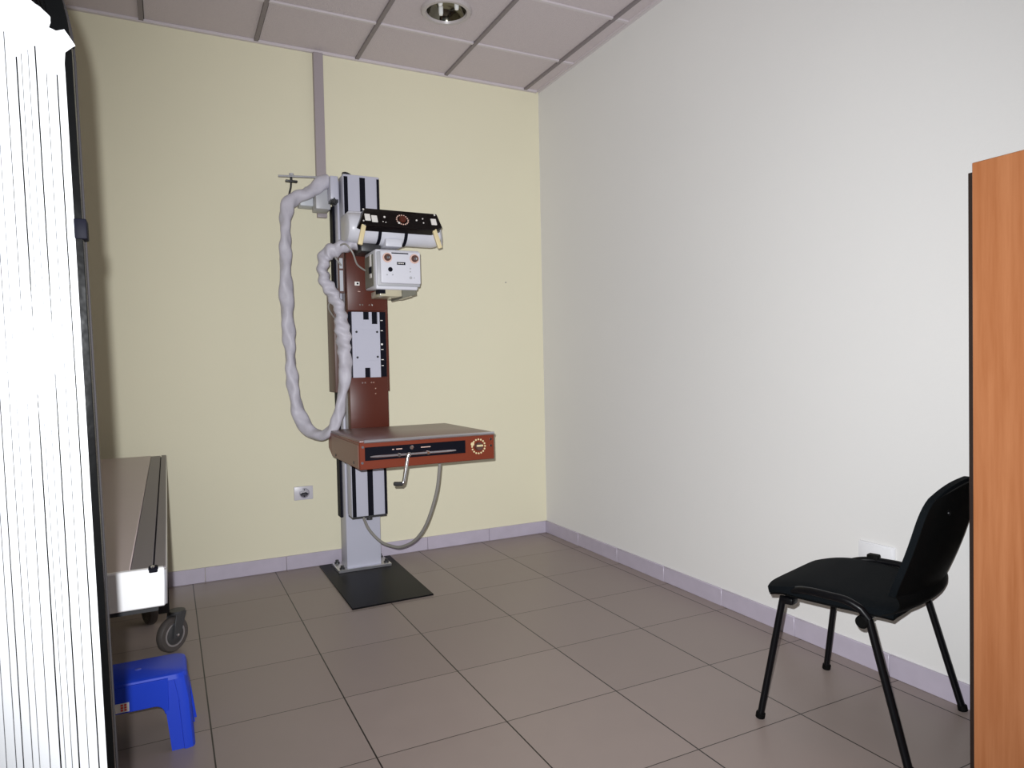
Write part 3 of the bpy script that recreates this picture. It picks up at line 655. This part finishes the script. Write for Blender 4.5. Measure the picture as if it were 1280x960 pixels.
for yy in (.145, -.100):
    MB().tube([(-.240, yy, .418), (.240, yy, .418)], .011, 10).build('crossbar', M_frame, CH, world=False)
# backrest pad and plastic shell sweeping down under the seat
def backpt(u, v, off):
    x = (u - .5) * 2; z = v
    zz = .500 + .345 * z
    hw = .238 * (1 - .20 * max(0, (z - .60) / .40) ** 2.6) * (1 - .07 * max(0, (.2 - z) / .2) ** 2)
    top = -.040 * abs(x) ** 2.5 * z ** 4
    y = -.192 - .100 * z - .028 * math.sin(z * PI) * .4 + .030 * x * x - off
    return Vector((x * hw, y, zz + top))
t = bmesh.new(); n = 18
F_ = [[t.verts.new(backpt(i / n, j / n, -.012 * (1 - abs(2 * i / n - 1) ** 6) * (1 - abs(2 * j / n - 1) ** 6))) for j in range(n + 1)] for i in range(n + 1)]
Bk = [[t.verts.new(backpt(i / n, j / n, .020)) for j in range(n + 1)] for i in range(n + 1)]
for i in range(n):
    for j in range(n):
        t.faces.new((F_[i][j], F_[i + 1][j], F_[i + 1][j + 1], F_[i][j + 1])); t.faces.new((Bk[i][j], Bk[i][j + 1], Bk[i + 1][j + 1], Bk[i + 1][j]))
for i in range(n):
    t.faces.new((F_[i][0], Bk[i][0], Bk[i + 1][0], F_[i + 1][0])); t.faces.new((F_[i + 1][n], Bk[i + 1][n], Bk[i][n], F_[i][n]))
    t.faces.new((F_[0][i + 1], Bk[0][i + 1], Bk[0][i], F_[0][i])); t.faces.new((F_[n][i], Bk[n][i], Bk[n][i + 1], F_[n][i + 1]))
bmesh.ops.recalc_face_normals(t, faces=t.faces); m_ = MB(); m_._merge(t, True); m_.build('backrest', M_seat, CH, world=False, label='black fabric backrest pad')
def shell(u, v):
    if v > .34:
        p = backpt(u, (v - .34) / .66 * .985 + .005, .022); e = (abs(2 * u - 1)) ** 4
        return p + Vector((0, -.016 * (1 - e), 0))
    w = v / .34; x = (u - .5) * 2
    a = backpt(u, .005, .022); e = abs(x) ** 4; a = a + Vector((0, -.016 * (1 - e), 0))
    # curve from under the seat rear (w=0) up to the pad bottom (w=1)
    y0, z0 = -.105, .424
    y = y0 + (a.y - y0 - .004) * math.sin(w * PI / 2) - .016 * math.sin(w * PI); z = z0 + (a.z - z0) * (1 - math.cos(w * PI / 2)) ** .9
    hw = .215 + (abs(a.x) / max(abs(x), 1e-3) - .215) * w if abs(x) > 1e-3 else .2
    return Vector((x * hw * (1 - .06 * math.sin(w * PI)), y, z))
MB().grid(shell, 16, 26, .005).build('back_shell', M_shell, CH, world=False)
for s in (-1, 1):
    MB().lathe([(.008, 0), (.007, .003), (0, .004)], (s * .165, -.308, .765), (0, -1, .2), 12).build('screw', M_frame, CH, world=False)

# ------------------------------------------------------------------ orange cabinet
fx, cy0, cy1, cz = -.45, -4.16, -3.236, 1.752
K = thing('cabinet', (-.225, (cy0 + cy1) / 2, 0), 'tall orange beech cabinet against the right wall beside the chair', 'cabinet')
MB().box(fx + .022, -.014, cy0, cy1 + .023, .0, cz - .020, .001, 1).build('carcass', M_wooddark, K, label='dark brown carcass edge')
ymid = (cy0 + cy1) / 2
for a, b_ in ((ymid + .002, cy1), (cy0, ymid - .002)):
    d = MB().box(fx, fx + .021, a, b_, .06, cz, .0015, 1).build('door', M_wood, K, label='orange beech laminate door')
    hy = ymid + (.04 if a > ymid else -.04)
    hh = MB(); hh.tube(smooth_path([(fx, hy, .92), (fx - .025, hy, .93), (fx - .025, hy, 1.03), (fx, hy, 1.04)], 4), .005, 8); hh.build('handle', M_alu, d)
MB().box(fx + .03, fx + .045, cy0 + .01, cy1 - .01, .0, .06).build('plinth', M_wooddark, K)

# ------------------------------------------------------------------ small marks on walls
def mark(p, n_, r, sx=1.0):
    m = MB().lathe([(r, 0), (r * .7, .0012), (0, .0014)], p, n_, 10)
    return m
mk = mark((-.292, .0004, 1.807), (0, -1, 0), .006)
o = mk.build('nail_hole', M_stain); tag(o, 'tiny dark nail hole in the back wall right of the x-ray machine', 'nail hole')

# ------------------------------------------------------------------ camera
CAM = Vector((-2.4497, -4.3740, 1.2221)); yaw, pitch, roll = .4642, -.0270, -.0213
F = Vector((math.sin(yaw) * math.cos(pitch), math.cos(yaw) * math.cos(pitch), math.sin(pitch)))
R = Vector((math.cos(yaw), -math.sin(yaw), 0)); Uv = R.cross(F)
R2 = R * math.cos(roll) + Uv * math.sin(roll); U2 = -R * math.sin(roll) + Uv * math.cos(roll)
cd = bpy.data.cameras.new('camera'); co = bpy.data.objects.new('camera', cd); COL.objects.link(co)
m4 = Matrix((R2, U2, -F)).transposed().to_4x4(); m4.translation = CAM; co.matrix_world = m4
cd.sensor_fit = 'HORIZONTAL'; cd.sensor_width = 36; cd.lens = 861.67 / 1280 * 36; cd.clip_start = .05
sc.camera = co

# ------------------------------------------------------------------ light: the camera's flash, and daylight from the open rear
def falloff(ld, strength, quad):
    ld.use_nodes = True; nt = ld.node_tree; em = next(n for n in nt.nodes if n.type == 'EMISSION')
    lf = nt.nodes.new('ShaderNodeLightFalloff'); lf.inputs['Strength'].default_value = strength; lf.inputs['Smooth'].default_value = 0
    lq = nt.nodes.new('ShaderNodeLightFalloff'); lq.inputs['Strength'].default_value = quad; lq.inputs['Smooth'].default_value = 0
    ad = nt.nodes.new('ShaderNodeMath'); ad.operation = 'ADD'
    nt.links.new(lf.outputs['Linear'], ad.inputs[0]); nt.links.new(lq.outputs['Quadratic'], ad.inputs[1]); nt.links.new(ad.outputs[0], em.inputs['Strength'])
fl = bpy.data.lights.new('flash', 'SPOT'); fo = bpy.data.objects.new('flash', fl); COL.objects.link(fo)
fl.energy = 1.0; fl.shadow_soft_size = .007; fl.spot_size = math.radians(116); fl.spot_blend = 1.0; fl.color = (.95, .97, 1.0)
falloff(fl, 100, 105)
fo.location = CAM - R2 * .029 + U2 * .050
tgt = Vector((-.1, -.9, 1.2)); fo.rotation_euler = (tgt - fo.location).to_track_quat('-Z', 'Y').to_euler()

w = bpy.data.worlds.new('world'); sc.world = w; w.use_nodes = True
bg = w.node_tree.nodes['Background']; bg.inputs[0].default_value = (.82, .89, 1.0, 1); bg.inputs[1].default_value = .20

sc.view_settings.view_transform = 'Standard'; sc.view_settings.look = 'None'
sc.view_settings.gamma = 1; sc.view_settings.exposure = 0; sc.view_settings.use_curve_mapping = False
